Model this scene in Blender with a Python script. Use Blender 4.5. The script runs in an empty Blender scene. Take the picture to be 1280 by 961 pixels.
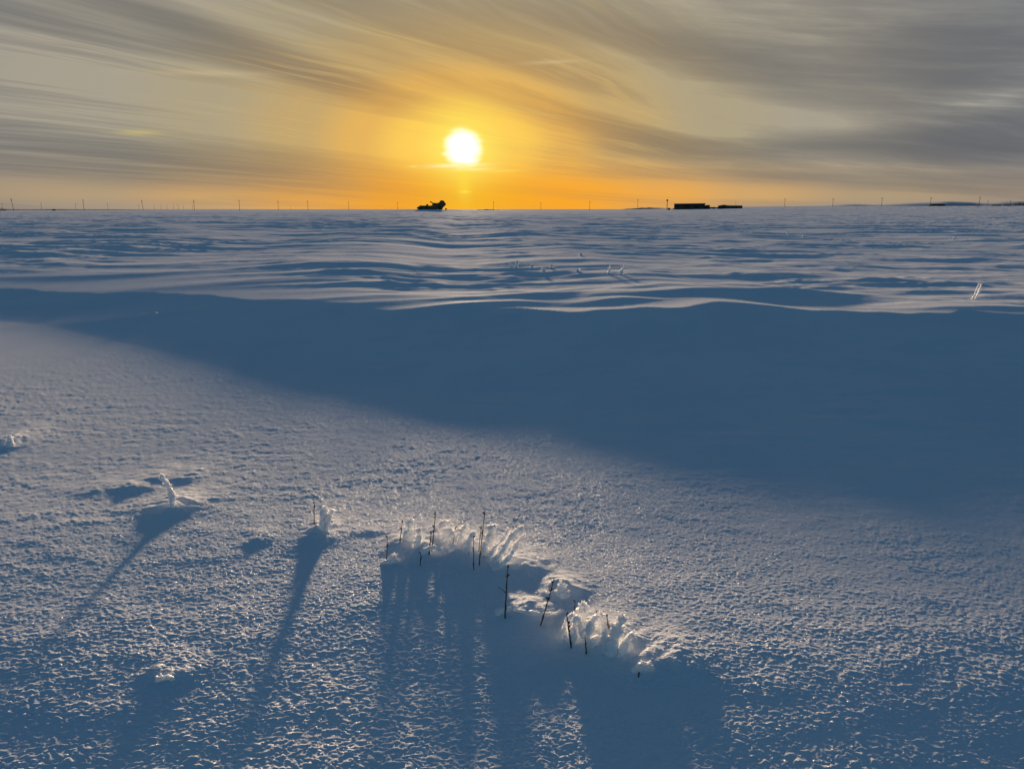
import bpy, math, random
import numpy as np
from mathutils import Vector, Matrix, Quaternion
R = math.radians
rnd = random.Random(7)
sc = bpy.context.scene
col = sc.collection

# ------------------------------------------------------------------ camera
F = 985.0                      # focal length in photo pixels (1280 wide)
PITCH = math.atan2(480.5 - 261.5, F)
EYE = 1.6
cam_d = bpy.data.cameras.new('camera'); cam = bpy.data.objects.new('camera', cam_d); col.objects.link(cam)
cam_d.sensor_width = 36.0; cam_d.lens = 36.0 * F / 1280.0
cam_d.clip_start = 0.05; cam_d.clip_end = 60000
cam.location = (0, 0, EYE); cam.rotation_euler = (math.pi / 2 - PITCH, 0, 0)
sc.camera = cam
sc.view_settings.view_transform = 'Standard'; sc.view_settings.look = 'None'
sc.view_settings.gamma = 1.0; sc.view_settings.use_curve_mapping = False
EXPO = 0.70
sc.view_settings.exposure = EXPO
sc.cycles.use_denoising = True
sc.cycles.max_bounces = 8; sc.cycles.diffuse_bounces = 6; sc.cycles.glossy_bounces = 2
sc.cycles.transmission_bounces = 3; sc.cycles.volume_bounces = 0
sc.cycles.caustics_reflective = False; sc.cycles.caustics_refractive = False

def ray(px, py):
    a = (px - 640.0) / F; b = -(py - 480.5) / F
    d = np.array([a, math.cos(PITCH) + math.sin(PITCH) * b, -math.sin(PITCH) + math.cos(PITCH) * b])
    return d
def sky_angles(px, py):
    d = ray(px, py); d = d / np.linalg.norm(d)
    return math.degrees(math.atan2(d[0], d[1])), math.degrees(math.asin(d[2]))
def flat(px, py, z=0.0):
    d = ray(px, py); t = (z - EYE) / d[2]
    return d[0] * t, d[1] * t

SUN_AZ, SUN_EL = sky_angles(579, 185)
SUN_LAMP_EL = SUN_EL
TAN = math.tan(R(SUN_LAMP_EL))
TAN_S = math.tan(R(SUN_LAMP_EL + 0.75))           # the sun's upper part, where the shadow seems to end
US = np.array([math.sin(R(SUN_AZ)), math.cos(R(SUN_AZ))])     # ground direction towards the sun
VS = np.array([US[1], -US[0]])                                # to the right of it

# ------------------------------------------------------------------ noise
def _hash(ix, iy, seed):
    h = (ix.astype(np.int64) * 374761393 + iy.astype(np.int64) * 668265263 + seed * 1442695041) & 0xFFFFFFFF
    h = ((h ^ (h >> 13)) * 1274126177) & 0xFFFFFFFF
    return (h ^ (h >> 16)) & 0xFFFFFFFF
_ang = np.linspace(0, 2 * np.pi, 256, endpoint=False)
_gx, _gy = np.cos(_ang), np.sin(_ang)
def perlin(x, y, seed=0):
    x0 = np.floor(x); y0 = np.floor(y); fx = x - x0; fy = y - y0
    u = fx * fx * fx * (fx * (fx * 6 - 15) + 10); v = fy * fy * fy * (fy * (fy * 6 - 15) + 10)
    def g(ox, oy):
        k = _hash(x0 + ox, y0 + oy, seed) & 255
        return _gx[k] * (fx - ox) + _gy[k] * (fy - oy)
    a = g(0, 0); b = g(1, 0); c = g(0, 1); d = g(1, 1)
    return (a + (b - a) * u + (c - a) * v + (a - b - c + d) * u * v) * 1.5
def sstep(a, b, x):
    t = np.clip((x - a) / (b - a), 0, 1); return t * t * (3 - 2 * t)

# ------------------------------------------------------------------ the lie of the snow
_kd = ray(539, 261.5); KNOLL = (_kd[0] / math.hypot(_kd[0], _kd[1]) * 330, _kd[1] / math.hypot(_kd[0], _kd[1]) * 330)
def uv(x, y): return x * US[0] + y * US[1], x * VS[0] + y * VS[1]
# edge of the long shadow thrown by the drift, as seen on the near ground
_edge = [(-60, 392), (60, 408), (200, 438), (350, 478), (500, 520), (650, 556), (800, 595), (1000, 648), (1150, 670), (1280, 682)]
_ev, _eu = [], []
for px, py in _edge:
    u_, v_ = uv(*flat(px, py)); _ev.append(float(v_)); _eu.append(float(u_))
_vt = np.linspace(-40, 40, 1601)
_ue = np.interp(_vt, _ev, _eu)
_ue[_vt > _ev[-1]] = _eu[-1] + 0.15 * (_vt[_vt > _ev[-1]] - _ev[-1])
_k = np.exp(-0.5 * (np.arange(-14, 15) / 5.0) ** 2); _k /= _k.sum()
_ue = np.convolve(np.pad(_ue, 14, mode='edge'), _k, mode='valid')
# its crest, as seen against the field behind
_crest = [(-900, 350), (0, 362), (200, 368), (350, 377), (520, 389), (640, 391), (720, 389), (850, 384), (960, 380), (1060, 384), (1160, 390), (1280, 396), (2200, 400)]
_cm = [-ray(px, py)[2] / math.hypot(*ray(px, py)[:2]) for px, py in _crest]
_ca = [math.atan2(ray(px, py)[0], ray(px, py)[1]) for px, py in _crest]
_uc = np.full_like(_vt, 10.0)
for _ in range(12):
    az_ = np.arctan2(_vt, _uc) + R(SUN_AZ)
    m_ = np.interp(az_, _ca, _cm)
    _uc = 0.5 * _uc + 0.5 * np.clip((EYE + _ue * TAN_S) / (m_ / np.cos(az_ - R(SUN_AZ)) + TAN_S), 7, 16)
_uc = _uc + 0.10 * np.sin(_vt * 2.3 + 0.5) + 0.10 * np.sin(_vt * 1.1) + 0.22 * perlin(_vt / 0.9, _vt * 0 + .3, 71) + 0.12 * perlin(_vt / 0.35, _vt * 0 + .7, 72)
_ue = np.minimum(_ue, _uc - 1.0)
_zc = (_uc - _ue) * TAN_S
_zc = np.convolve(np.pad(_zc, 14, mode='edge'), _k, mode='valid')

def lens(u, v, px, py, half_px, a, near=0.22, far=0.9, z=0.35):
    """one wind-cut drift crest: steep towards the camera, long towards the sun"""
    cu, cv = uv(*flat(px, py, z)); wv = half_px / F * cu
    t = u - cu - 0.25 * near * np.sin((v - cv) / wv * 2.1)
    s = np.where(t < 0, np.exp(-np.abs(t / near) ** 1.5), np.exp(-np.abs(t / far) ** 1.15))
    return a * s * np.exp(-((v - cv) / wv) ** 2)

LENSES = [(985, 376, 95, .12, .30, .7), (770, 386, 60, .06, .2, .6), (600, 385, 110, .06, .22, .6), (660, 376, 150, .06, .25, .7), (840, 377, 120, .05, .25, .6), (420, 380, 130, .04, .4, .9), (180, 374, 160, .04, .5, 1.2), (1230, 392, 120, .05, .25, .9),
          (700, 329, 110, .10, .45, 1.5), (960, 347, 150, .10, .4, 1.4), (640, 348, 70, .05, .3, 1.0), (1210, 353, 130, .10, .4, 1.3),
          (1200, 320, 160, .10, .5, 1.7), (860, 366, 90, .06, .3, 1.0), (480, 372, 130, .05, .3, 1.0), (330, 352, 140, .05, .35, 1.2),
          (120, 340, 150, .06, .4, 1.4), (60, 320, 120, .07, .5, 1.6), (480, 335, 110, .05, .4, 1.4), (1070, 303, 90, .10, .7, 2.2),
          (1180, 270, 300, .2, 2.0, 6.0), (900, 312, 120, .07, .6, 2.0), (300, 312, 160, .08, .6, 2.0), (560, 305, 140, .08, .7, 2.2)]

# snow banked up at the stems: (pixel, height, reach across, reach to camera, reach to sun, sharpness)
MOUNDS = [(397, 668, .056, .06, .085, .15, 1.1), (470, 664, .008, .30, .05, .14, 1.6), (322, 676, .013, .06, .06, .2, 1.8),
          (216, 637, .046, .12, .09, .22, 1.5), (265, 624, .012, .10, .06, .2, 1.8), (165, 612, .018, .12, .06, .25, 1.7), (195, 600, .018, .11, .06, .25, 1.7), (232, 600, .014, .10, .07, .3, 1.8),
          (4, 556, .045, .10, .09, .3, 1.4), (120, 614, .010, .12, .08, .25, 1.8),
          (210, 846, .016, .05, .04, .10, 1.5), (192, 842, .012, .04, .03, .06, 1.8), (232, 842, .012, .04, .03, .06, 1.8),
          (502, 683, .036, .06, .08, .15, 1.3), (530, 690, .044, .07, .09, .15, 1.5), (553, 672, .055, .08, .10, .16, 1.6), (590, 692, .060, .09, .11, .17, 1.5),
          (622, 700, .056, .07, .12, .16, 1.3), (655, 712, .035, .12, .12, .2, 1.8), (703, 744, .075, .06, .09, .11, 1.1), (665, 770, .040, .12, .07, .14, 1.8),
          (720, 790, .06, .07, .09, .12, 1.6), (750, 803, .065, .07, .10, .15, 1.5), (778, 812, .060, .07, .12, .15, 1.4), (805, 832, .038, .06, .09, .12, 1.5), (845, 832, .028, .10, .11, .2, 1.7)]
BROAD = [float(q) for q in uv(*flat(1060, 812))]
_M = []
for m in MOUNDS:
    u_, v_ = uv(*flat(m[0], m[1])); _M.append((float(u_), float(v_)) + m[2:])

def height(x, y):
    x = np.asarray(x, float); y = np.asarray(y, float)
    shp = x.shape; x = x.ravel(); y = y.ravel()
    r = np.hypot(x, y); u, v = uv(x, y)
    vv = np.clip(v, -39.9, 39.9)
    ue = np.interp(vv, _vt, _ue); uc = np.interp(vv, _vt, _uc); zc = np.interp(vv, _vt, _zc)
    s = np.clip((u - ue) / (uc - ue), 0, 1)
    lfx = sstep(0.8, -3.5, v)
    rise = zc * (lfx * (0.75 * s ** 1.12 + 0.25 * s ** 2) + (1 - lfx) * (0.93 * s ** 1.9 + 0.07 * s ** 6))
    fr = sstep(-6, 2, y)                                  # behind the camera the ground is level
    z = rise * fr
    back = np.clip(u - uc, 0, None)
    Ls = 0.12 + 4.4 * sstep(0.5, -4.0, v)                 # the drift rounds over softly on the left, sharply on the right
    z = z + fr * (0.93 * TAN * Ls * (1 - np.exp(-back / Ls)) - 0.10 * (1 - np.exp(-back / 4.0)) - 0.035 * sstep(-2.5, 0.5, v) * (1 - np.exp(-back / 0.7)))
    # a low rise under the machine on the skyline
    z += 1.0 * np.exp(-((x - KNOLL[0]) ** 2 + (y - KNOLL[1]) ** 2) / 28.0 ** 2)
    z += (0.020 * perlin(x / 0.9, y / 0.5, 8) + 0.012 * perlin(x / 0.4 + .4 * perlin(x / .5, y / .5, 11), y / 0.16, 9) + 0.004 * perlin(x / 0.12, y / 0.06, 10)) * sstep(0.02, 0.3, s) * sstep(1.0, 0.8, s) * sstep(11, 9, r)
    # broad swells
    z += 0.018 * perlin(x / 1.7, y / 1.1, 3) * sstep(6.5, 3.5, r) * sstep(0.4, 1.2, r)
    z += 0.05 * perlin(x / 6 + 9, y / 3.4, 5) * sstep(13, 26, r)
    z += 0.25 * perlin(x / 60 + 3, y / 35, 6) * sstep(40, 160, r)
    # the near ground tips down a little towards the camera on the left
    yl = np.clip(3.5 - y, 0, 2.2); yr = np.clip(2.85 - y, 0, 1.6)
    z -= (0.0105 * yl * yl * sstep(1.0, -0.7, x) + 0.020 * yr * yr * sstep(-0.4, 0.9, x)) * sstep(-3, 0, y)
    # land rising a little to the right, far away
    az = np.degrees(np.arctan2(x, y))
    z += sstep(2, 20, az) * sstep(90, 40, np.abs(az)) * 4.4 * sstep(80, 900, r)
    # sastrugi beyond the drift
    k = r > 8.5
    if k.any():
        xk, yk, rk = x[k], y[k], r[k]; bk = (u - uc)[k]
        lf = sstep(0.5, -4.0, v[k]); w = 0.16 * sstep(-1.1, -0.2, bk) * (1 - lf) + (0.84 + 0.16 * lf) * sstep(0.0, 1.0, bk / (2.0 + 4.0 * lf))
        wx = xk + 0.8 * perlin(xk / 3, yk / 3, 21) + 0.25 * perlin(xk / .9, yk / .7, 23); wy = yk + 0.45 * perlin(xk / 5, yk / 2.5, 22) + 0.12 * perlin(xk / 1.1, yk / 0.6, 24)
        def ridged(a, b, sd):
            n = perlin(a, b, sd); return 1 - np.abs(n) * 2.2
        def cut(a, b, sd, st):
            n = perlin(a, b, sd); n2 = perlin(a, b + st, sd)
            return n + 0.8 * np.maximum(n - n2, 0)
        def comb(a, b, sd): return np.clip(1 - np.abs(perlin(a, b, sd)) * 1.7, 0, 1) ** 1.6
        zz = 0.022 * comb(wx / 2.6, wy / 0.85, 31) + 0.044 * comb(wx / 5.2 + 5, wy / 1.7, 32) + 0.014 * comb(wx / 1.2, wy / 0.5, 37) * sstep(40, 14, rk)
        zz += 0.012 * cut(wx / 1.3, wy / 0.42, 33, .3) * sstep(45, 14, rk)
        zz += 0.045 * ridged(wx / 12, wy / 4.4, 34) * sstep(20, 45, rk)
        zz += 0.007 * perlin(wx / 0.45, wy / 0.20, 35) * sstep(30, 10, rk)
        pat = 0.55 + 0.9 * sstep(-0.35, 0.45, perlin(xk / 9, yk / 4.5, 36))
        z[k] += zz * w * pat * sstep(2500, 500, rk)
        for L in LENSES:
            z[k] += (1.0 if L[1] > 374 else 0.62) * lens(u[k], v[k], *L)
    # drifts at the stems
    k = (r < 9) & (y > 0.8)
    if k.any():
        uk, vk, xk, yk = u[k], v[k], x[k], y[k]
        wob = 0.016 * perlin(xk / 0.11, yk / 0.11, 41); wob2 = 0.016 * perlin(xk / 0.11 + 7, yk / 0.11, 42)
        acc = np.zeros_like(uk)
        for (cu, cv, a, wv, wn, wf, p) in _M:
            du = uk - cu + wob; dv = vk - cv + wob2
            e = np.sqrt((dv / wv) ** 2 + np.where(du < 0, du / wn, du / wf) ** 2)
            c = a * np.exp(-np.power(np.minimum(e, 6), p))
            acc = (acc ** 3 + c ** 3) ** (1 / 3.0)
        acc *= 1 + 0.24 * perlin(xk / 0.05, yk / 0.05, 43)
        du = uk - BROAD[0]; dv_ = vk - BROAD[1]
        z[k] += acc + 0.032 * np.exp(-((dv_ / 1.0) ** 2 + np.where(du < 0, du / 0.65, du / 0.9) ** 2))
    # crust: small hard ripples, rougher low on the left and low on the right
    k = (r < 16)
    if k.any():
        xk, yk, rk = x[k], y[k], r[k]; sk = s[k]
        wx = xk + 0.012 * perlin(xk / 0.05, yk / 0.05, 51); wy = yk + 0.012 * perlin(xk / 0.06, yk / 0.06, 52)
        patch = perlin(xk / 0.8, yk / 0.6, 53)
        rough = np.clip(0.95 + 0.45 * patch + 0.35 * sstep(3.2, 2.2, yk), 0.45, 1.8) * (1 - 0.25 * sstep(0.02, 0.2, sk) * sstep(1.0, .96, sk))
        n = 0.0006 * perlin(wx / 0.038, wy / 0.026, 54) + 0.0010 * perlin(wx / 0.020, wy / 0.0135, 55) + 0.0010 * perlin(wx / 0.011, wy / 0.008, 56) * sstep(6, 4, rk)
        n += 0.0017 * perlin(wx / 0.055, wy / 0.062, 58) * sstep(2.5, 5.5, rk) + 0.0016 * perlin(xk / 0.25, yk / 0.14, 57)
        n = (n + 0.5 * np.maximum(n, 0)) * (0.12 + 0.88 * sstep(11.5, 7.5, rk))
        # scattered raised flakes of crust close by
        pk = np.clip(perlin(wx / 0.032, wy / 0.017, 59) - 0.22, 0, 1)
        n += 0.0036 * pk * sstep(4.2, 2.6, yk)
        z[k] += n * rough
    return z.reshape(shp)

def h1(x, y): return float(height(np.array([x]), np.array([y]))[0])
def ground(px, py):
    """where the sight line of a photo pixel meets the snow"""
    d = ray(px, py); t = np.concatenate([np.arange(1.5, 14, 0.004), np.arange(14, 80, 0.05)])
    x = d[0] * t; y = d[1] * t; z = EYE + d[2] * t
    hit = np.nonzero(z < height(x, y))[0]
    i = hit[0] if len(hit) else len(t) - 1
    return Vector((x[i], y[i], h1(x[i], y[i])))
def above(base, px, py, dy=0.0):
    """point on the sight line of a pixel at the depth of base (+dy)"""
    d = ray(px, py); t = (base.y + dy) / d[1]
    return Vector((d[0] * t, d[1] * t, EYE + d[2] * t))

# ------------------------------------------------------------------ helpers
def tag(o, label=None, cat=None, group=None, kind=None):
    if label: o['label'] = label
    if cat: o['category'] = cat
    if group: o['group'] = group
    if kind: o['kind'] = kind
    return o
def link(name, verts, faces, mats, parent=None, smooth=True, loc=None):
    me = bpy.data.meshes.new(name); me.from_pydata([tuple(v) for v in verts], [], faces); me.update()
    if smooth: me.polygons.foreach_set('use_smooth', [True] * len(me.polygons))
    for m in (mats if isinstance(mats, (list, tuple)) else [mats]): me.materials.append(m)
    o = bpy.data.objects.new(name, me); col.objects.link(o)
    if parent: o.parent = parent
    if loc is not None: o.location = loc
    return o
def empty(name, loc, rz=0.0):
    o = bpy.data.objects.new(name, None); col.objects.link(o); o.location = loc; o.rotation_euler = (0, 0, rz); o.empty_display_size = 0.1
    return o
class MB:
    def __init__(s): s.v = []; s.f = []
    def box(s, x0, x1, y0, y1, z0, z1, rot=None, c=None, bevel=0.0):
        b = len(s.v); pts = [Vector(p) for p in ((x0, y0, z0), (x1, y0, z0), (x1, y1, z0), (x0, y1, z0), (x0, y0, z1), (x1, y0, z1), (x1, y1, z1), (x0, y1, z1))]
        if rot is not None:
            q = Matrix.Rotation(rot, 3, 'Y'); c = Vector(c); pts = [q @ (p - c) + c for p in pts]
        s.v += pts; s.f += [tuple(b + i for i in q) for q in ((3, 2, 1, 0), (4, 5, 6, 7), (0, 1, 5, 4), (1, 2, 6, 5), (2, 3, 7, 6), (3, 0, 4, 7))]
        return s
    def prism(s, poly, y0, y1):
        """outline in x, z pushed through y"""
        b = len(s.v); n = len(poly)
        s.v += [Vector((x, y0, z)) for x, z in poly] + [Vector((x, y1, z)) for x, z in poly]
        s.f.append(tuple(b + i for i in range(n))); s.f.append(tuple(b + n + i for i in reversed(range(n))))
        s.f += [(b + i, b + n + i, b + n + (i + 1) % n, b + (i + 1) % n) for i in range(n)]
        return s
    def tube(s, pts, rad, sides=8, lump=0.0, rg=rnd):
        pts = [Vector(p) for p in pts]; b = len(s.v); n = len(pts)
        ref = Vector((0.3, 0.9, 0.2))
        for i, p in enumerate(pts):
            t = (pts[min(i + 1, n - 1)] - pts[max(i - 1, 0)]).normalized()
            a = t.cross(ref).normalized(); c = t.cross(a)
            rr = rad[i] if isinstance(rad, (list, tuple)) else rad
            for j in range(sides):
                th = 2 * math.pi * j / sides; k = rr * (1 + lump * rg.uniform(-1, 1))
                s.v.append(p + a * math.cos(th) * k + c * math.sin(th) * k)
        for i in range(n - 1):
            for j in range(sides):
                s.f.append((b + i * sides + j, b + i * sides + (j + 1) % sides, b + (i + 1) * sides + (j + 1) % sides, b + (i + 1) * sides + j))
        s.f.append(tuple(b + j for j in reversed(range(sides)))); s.f.append(tuple(b + (n - 1) * sides + j for j in range(sides)))
        return s
    def wheel(s, x, z, r, y0, y1, n=20):
        return s.prism([(x + r * math.cos(2 * math.pi * i / n), z + r * math.sin(2 * math.pi * i / n)) for i in range(n)], y0, y1)
    def make(s, name, mat, parent=None, smooth=False, loc=None):
        return link(name, s.v, s.f, mat, parent, smooth, loc)

def curve(pts, n):
    """smooth line through a few points"""
    pts = [Vector(p) for p in pts]
    if len(pts) == 2: return [pts[0].lerp(pts[1], i / n) for i in range(n + 1)]
    P = [pts[0] * 2 - pts[1]] + pts + [pts[-1] * 2 - pts[-2]]; out = []
    m = len(pts) - 1
    for i in range(n + 1):
        t = i / n * m; k = min(int(t), m - 1); t -= k
        a, b, c, d = P[k:k + 4]
        out.append(0.5 * ((2 * b) + (c - a) * t + (2 * a - 5 * b + 4 * c - d) * t * t + (3 * b - a - 3 * c + d) * t ** 3))
    return out

# ------------------------------------------------------------------ node helpers
class N:
    """a socket with arithmetic"""
    nt = None
    def __init__(s, sock): s.s = sock
    @staticmethod
    def m(op, a, b=None, c=None):
        n = N.nt.nodes.new('ShaderNodeMath'); n.operation = op
        for i, q in enumerate((a, b, c)):
            if q is None: continue
            if isinstance(q, N): N.nt.links.new(q.s, n.inputs[i])
            else: n.inputs[i].default_value = q
        return N(n.outputs[0])
    def __add__(s, o): return N.m('ADD', s, o)
    def __radd__(s, o): return N.m('ADD', s, o)
    def __sub__(s, o): return N.m('SUBTRACT', s, o)
    def __rsub__(s, o): return N.m('SUBTRACT', o, s)
    def __mul__(s, o): return N.m('MULTIPLY', s, o)
    def __rmul__(s, o): return N.m('MULTIPLY', s, o)
    def __truediv__(s, o): return N.m('DIVIDE', s, o)
def n_exp(a): return N.m('EXPONENT', a)
def n_clamp(a):
    n = N.nt.nodes.new('ShaderNodeClamp'); N.nt.links.new(a.s, n.inputs[0]); return N(n.outputs[0])
def n_step(a, lo, hi, o0=0.0, o1=1.0):
    n = N.nt.nodes.new('ShaderNodeMapRange'); n.interpolation_type = 'SMOOTHSTEP'
    N.nt.links.new(a.s, n.inputs[0]); n.inputs[1].default_value = lo; n.inputs[2].default_value = hi; n.inputs[3].default_value = o0; n.inputs[4].default_value = o1
    return N(n.outputs[0])
def n_mix(f, a, b, blend='MIX'):
    n = N.nt.nodes.new('ShaderNodeMix'); n.data_type = 'RGBA'; n.blend_type = blend; n.clamp_factor = True
    for q, i in ((f, 0), (a, 6), (b, 7)):
        if isinstance(q, N): N.nt.links.new(q.s, n.inputs[i])
        else: n.inputs[i].default_value = q
    return N(n.outputs[2])
def n_xyz(x, y, z):
    n = N.nt.nodes.new('ShaderNodeCombineXYZ')
    for i, q in enumerate((x, y, z)):
        if isinstance(q, N): N.nt.links.new(q.s, n.inputs[i])
        else: n.inputs[i].default_value = q
    return N(n.outputs[0])
def n_noise(vec, scale, detail=4.0, rough=0.55, dist=0.0, out=0):
    n = N.nt.nodes.new('ShaderNodeTexNoise'); N.nt.links.new(vec.s, n.inputs['Vector'])
    n.inputs['Scale'].default_value = scale; n.inputs['Detail'].default_value = detail; n.inputs['Roughness'].default_value = rough; n.inputs['Distortion'].default_value = dist
    return N(n.outputs[out])
def lin(r, g, b, k=1.0):
    f = lambda c: (c / 12.92 if c <= 0.04045 else ((c + 0.055) / 1.055) ** 2.4)
    return (f(r / 255) * k, f(g / 255) * k, f(b / 255) * k, 1.0)

# ------------------------------------------------------------------ sky
SKY_STRENGTH = 0.10
def build_world():
    w = bpy.data.worlds.new('World'); sc.world = w; w.use_nodes = True
    nt = w.node_tree; nt.nodes.clear(); N.nt = nt
    out = nt.nodes.new('ShaderNodeOutputWorld'); bg = nt.nodes.new('ShaderNodeBackground'); bg.inputs[1].default_value = SKY_STRENGTH
    nt.links.new(bg.outputs[0], out.inputs[0])
    sky = nt.nodes.new('ShaderNodeTexSky'); sky.sky_type = 'NISHITA'; sky.sun_disc = False
    sky.sun_elevation = R(SUN_LAMP_EL); sky.sun_rotation = R(SUN_AZ); sky.ozone_density = 4.0; sky.dust_density = 0.6; sky.air_density = 1.0
    K = 1.0 / SKY_STRENGTH / 2 ** EXPO                    # display value -> sky colour
    def C(r, g, b): return lin(r, g, b, K)
    tc = nt.nodes.new('ShaderNodeTexCoord'); sp = nt.nodes.new('ShaderNodeSeparateXYZ'); nt.links.new(tc.outputs['Generated'], sp.inputs[0])
    x, y, z = N(sp.outputs[0]), N(sp.outputs[1]), N(sp.outputs[2])
    deg = 180 / math.pi
    az = N.m('ARCTAN2', x, y) * deg; el = N.m('ARCSINE', z) * deg
    da = az - SUN_AZ; de = el - SUN_EL
    q = N.m('SQRT', (da * 0.58) * (da * 0.58) + de * de)
    q0 = N.m('SQRT', da * da + de * de)
    def ramp(v, lo, hi, stops):
        n = nt.nodes.new('ShaderNodeValToRGB'); cr = n.color_ramp; cr.interpolation = 'EASE'
        nt.links.new(((v - lo) / (hi - lo)).s, n.inputs[0])
        while len(cr.elements) < len(stops): cr.elements.new(0.5)
        for e, (p, c) in zip(cr.elements, stops): e.position = (p - lo) / (hi - lo); e.color = c
        return N(n.outputs[0])
    # clear air: gold round the sun, paling to a greenish grey
    base = ramp(q, 0, 24, [(0, C(255, 222, 100)), (2.2, C(255, 206, 90)), (4.2, C(230, 180, 94)), (6.5, C(197, 167, 112)), (10, C(175, 162, 132)), (14, C(168, 160, 143)), (24, C(147, 148, 148))])
    # low band of dusty air along the horizon
    hz = ramp(N.m('ABSOLUTE', da + n_step(da, 0, 12) * -3.0), 0, 36, [(0, C(255, 184, 22)), (5, C(255, 170, 34)), (11, C(238, 170, 76)), (17, C(210, 166, 106)), (24, C(180, 156, 122)), (36, C(150, 136, 122))])
    base = n_mix(n_step(el, 0.8, 4.2, 0.95, 0.0), base, hz)
    base = n_mix(n_step(el, 0.1, 0.9, 1.0, 0.0) * n_step(N.m('ABSOLUTE', da), 8, 26) * 0.55, base, C(150, 140, 132))
    # streaks: a cirrus sheet seen in perspective, drawn out towards a point on the right
    A = R(36.0)
    den = z + 0.060
    gx = x / den; gy = y / den
    al = gx * math.sin(A) + gy * math.cos(A); ac = gx * math.cos(A) - gy * math.sin(A)
    wob = n_noise(n_xyz(al * 0.16, ac * 0.3, 3.1), 1.0, 2.0, 0.5)
    wisp = n_noise(n_xyz(al * 0.7, ac * 1.1, 11.0), 1.0, 3.0, 0.55)
    ac2 = ac + (wob - 0.5) * 1.1 + (wisp - 0.5) * 0.26
    s1 = n_noise(n_xyz(al * 0.10, ac2 * 0.85, 0.0), 1.0, 3.0, 0.55)
    s2 = n_noise(n_xyz(al * 0.24, ac2 * 2.2, 7.0), 1.0, 5.0, 0.62)
    s3 = n_noise(n_xyz(al * 0.5, ac2 * 6.5, 2.0), 1.0, 4.0, 0.62)
    rt = n_step(az, 3, 17)
    # right of the sun the sheet lies flatter and softer
    soft2 = n_noise(n_xyz(az * 0.060, el * 0.50 + az * 0.085 + (wob - 0.5) * 2.4, 9.0), 1.0, 6.0, 0.6)
    soft3 = n_noise(n_xyz(az * 0.13, el * 1.5 + az * 0.17 + (wob - 0.5) * 3.0, 4.0), 1.0, 5.0, 0.6)
    fine = (s2 * 0.55 + s3 * 0.45) * (1.0 - rt) + (soft2 * 0.5 + soft3 * 0.5) * rt
    st = s1 * 0.42 + s2 * 0.36 + s3 * 0.22
    streak = n_step(st, 0.42, 0.60) * (1.0 - rt * 0.8) + n_step(soft2, 0.35, 0.75) * rt * 0.6
    # level bars low down
    bars = n_noise(n_xyz(az * 0.04, el * 1.1 + az * 0.075, 5.0), 1.0, 5.0, 0.6)
    # large cloud masses: pixel of the centre, half length, half height, tilt (down to the right), weight
    def mass(px, py, hw, hh, tilt, wt):
        a0, e0 = sky_angles(px, py); k = math.degrees(1 / F); c, s_ = math.cos(R(tilt)), math.sin(R(tilt))
        p = (az - a0) * (c / (hw * k)) + (el - e0) * (-s_ / (hw * k)); r_ = (az - a0) * (s_ / (hh * k)) + (el - e0) * (c / (hh * k))
        return n_exp((p * p + r_ * r_) * -1.0) * wt
    dark = None
    for m in [(110, 184, 300, 20, 6, .62), (70, 212, 240, 12, 4, .5), (330, 215, 220, 10, 7, .38), (440, 205, 150, 8, 7, .3),
              (210, 32, 190, 16, 17, .60), (330, 66, 190, 15, 18, .50), (40, 12, 160, 26, 12, .55), (430, 100, 160, 13, 17, .45), (480, 128, 130, 9, 15, .35),
              (640, 122, 220, 12, 16, .50), (760, 160, 120, 12, 13, .55), (540, 52, 260, 14, 15, .30), (820, 186, 130, 9, 3, .40),
              (1060, 188, 240, 19, 1, .95), (1240, 172, 130, 32, -4, .75), (1150, 165, 120, 16, -8, .3), (1240, 56, 220, 54, 8, .95), (1060, 96, 190, 24, 10, .40), (780, 44, 210, 26, 15, .42), (900, 75, 150, 22, 16, .42),
              (960, 222, 220, 8, 3, .35), (1200, 222, 160, 8, 2, .3), (560, 12, 400, 14, 8, .25)]:
        g = mass(*m); dark = g if dark is None else dark + g
    lite = None
    for m in [(870, 158, 90, 8, 12, .60), (1000, 150, 90, 7, 9, .30), (1245, 122, 55, 18, -10, .75), (170, 100, 260, 24, 9, .75), (330, 140, 220, 16, 8, .45), (760, 128, 200, 8, 16, .45), (860, 104, 110, 12, 18, .35), (1050, 206, 160, 5, 4, .45), (620, 92, 240, 8, 16, .40), (420, 172, 160, 8, 8, .35), (1000, 30, 200, 20, 8, .3), (520, 135, 140, 6, 14, .3), (800, 205, 150, 8, 4, .3)]:
        g = mass(*m); lite = g if lite is None else lite + g
    tx = n_step(fine, 0.33, 0.67)
    D = dark * (0.62 + tx * (0.85 - rt * 0.45)) + streak * n_step(el, 1.5, 5.0) * 0.30 + (tx - 0.5) * (0.30 - rt * 0.12) * n_step(el, 0.8, 4.0) - lite * (0.35 + (1.0 - tx) * 0.8)
    D = D + n_step(bars, 0.48, 0.66) * n_step(el, 4.8, 2.2) * 0.20
    D = N.m('MAXIMUM', D, 0.0)
    D = (1.0 - n_exp(D * -1.5)) * n_step(q, 1.5, 6.0, 0.30, 0.95)
    cloud = ramp(q, 0, 20, [(0, C(214, 158, 72)), (4, C(184, 142, 86)), (8, C(142, 124, 100)), (13, C(112, 110, 107)), (20, C(90, 94, 102))])
    colr = n_mix(D, base, cloud)
    # lit filaments
    fil = n_step(s3 * 0.62 + s2 * 0.38, 0.52, 0.66) * n_step(el, 2.0, 5.0) * n_step(q, 16, 5) * (1.0 - rt * 0.8) + n_step(soft3, 0.55, 0.72) * rt * n_step(q, 15, 6) * 0.6
    colr = n_mix(fil * 0.42, colr, ramp(q, 0, 18, [(0, C(255, 226, 120)), (6, C(236, 200, 124)), (18, C(190, 186, 160))]))
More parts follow.
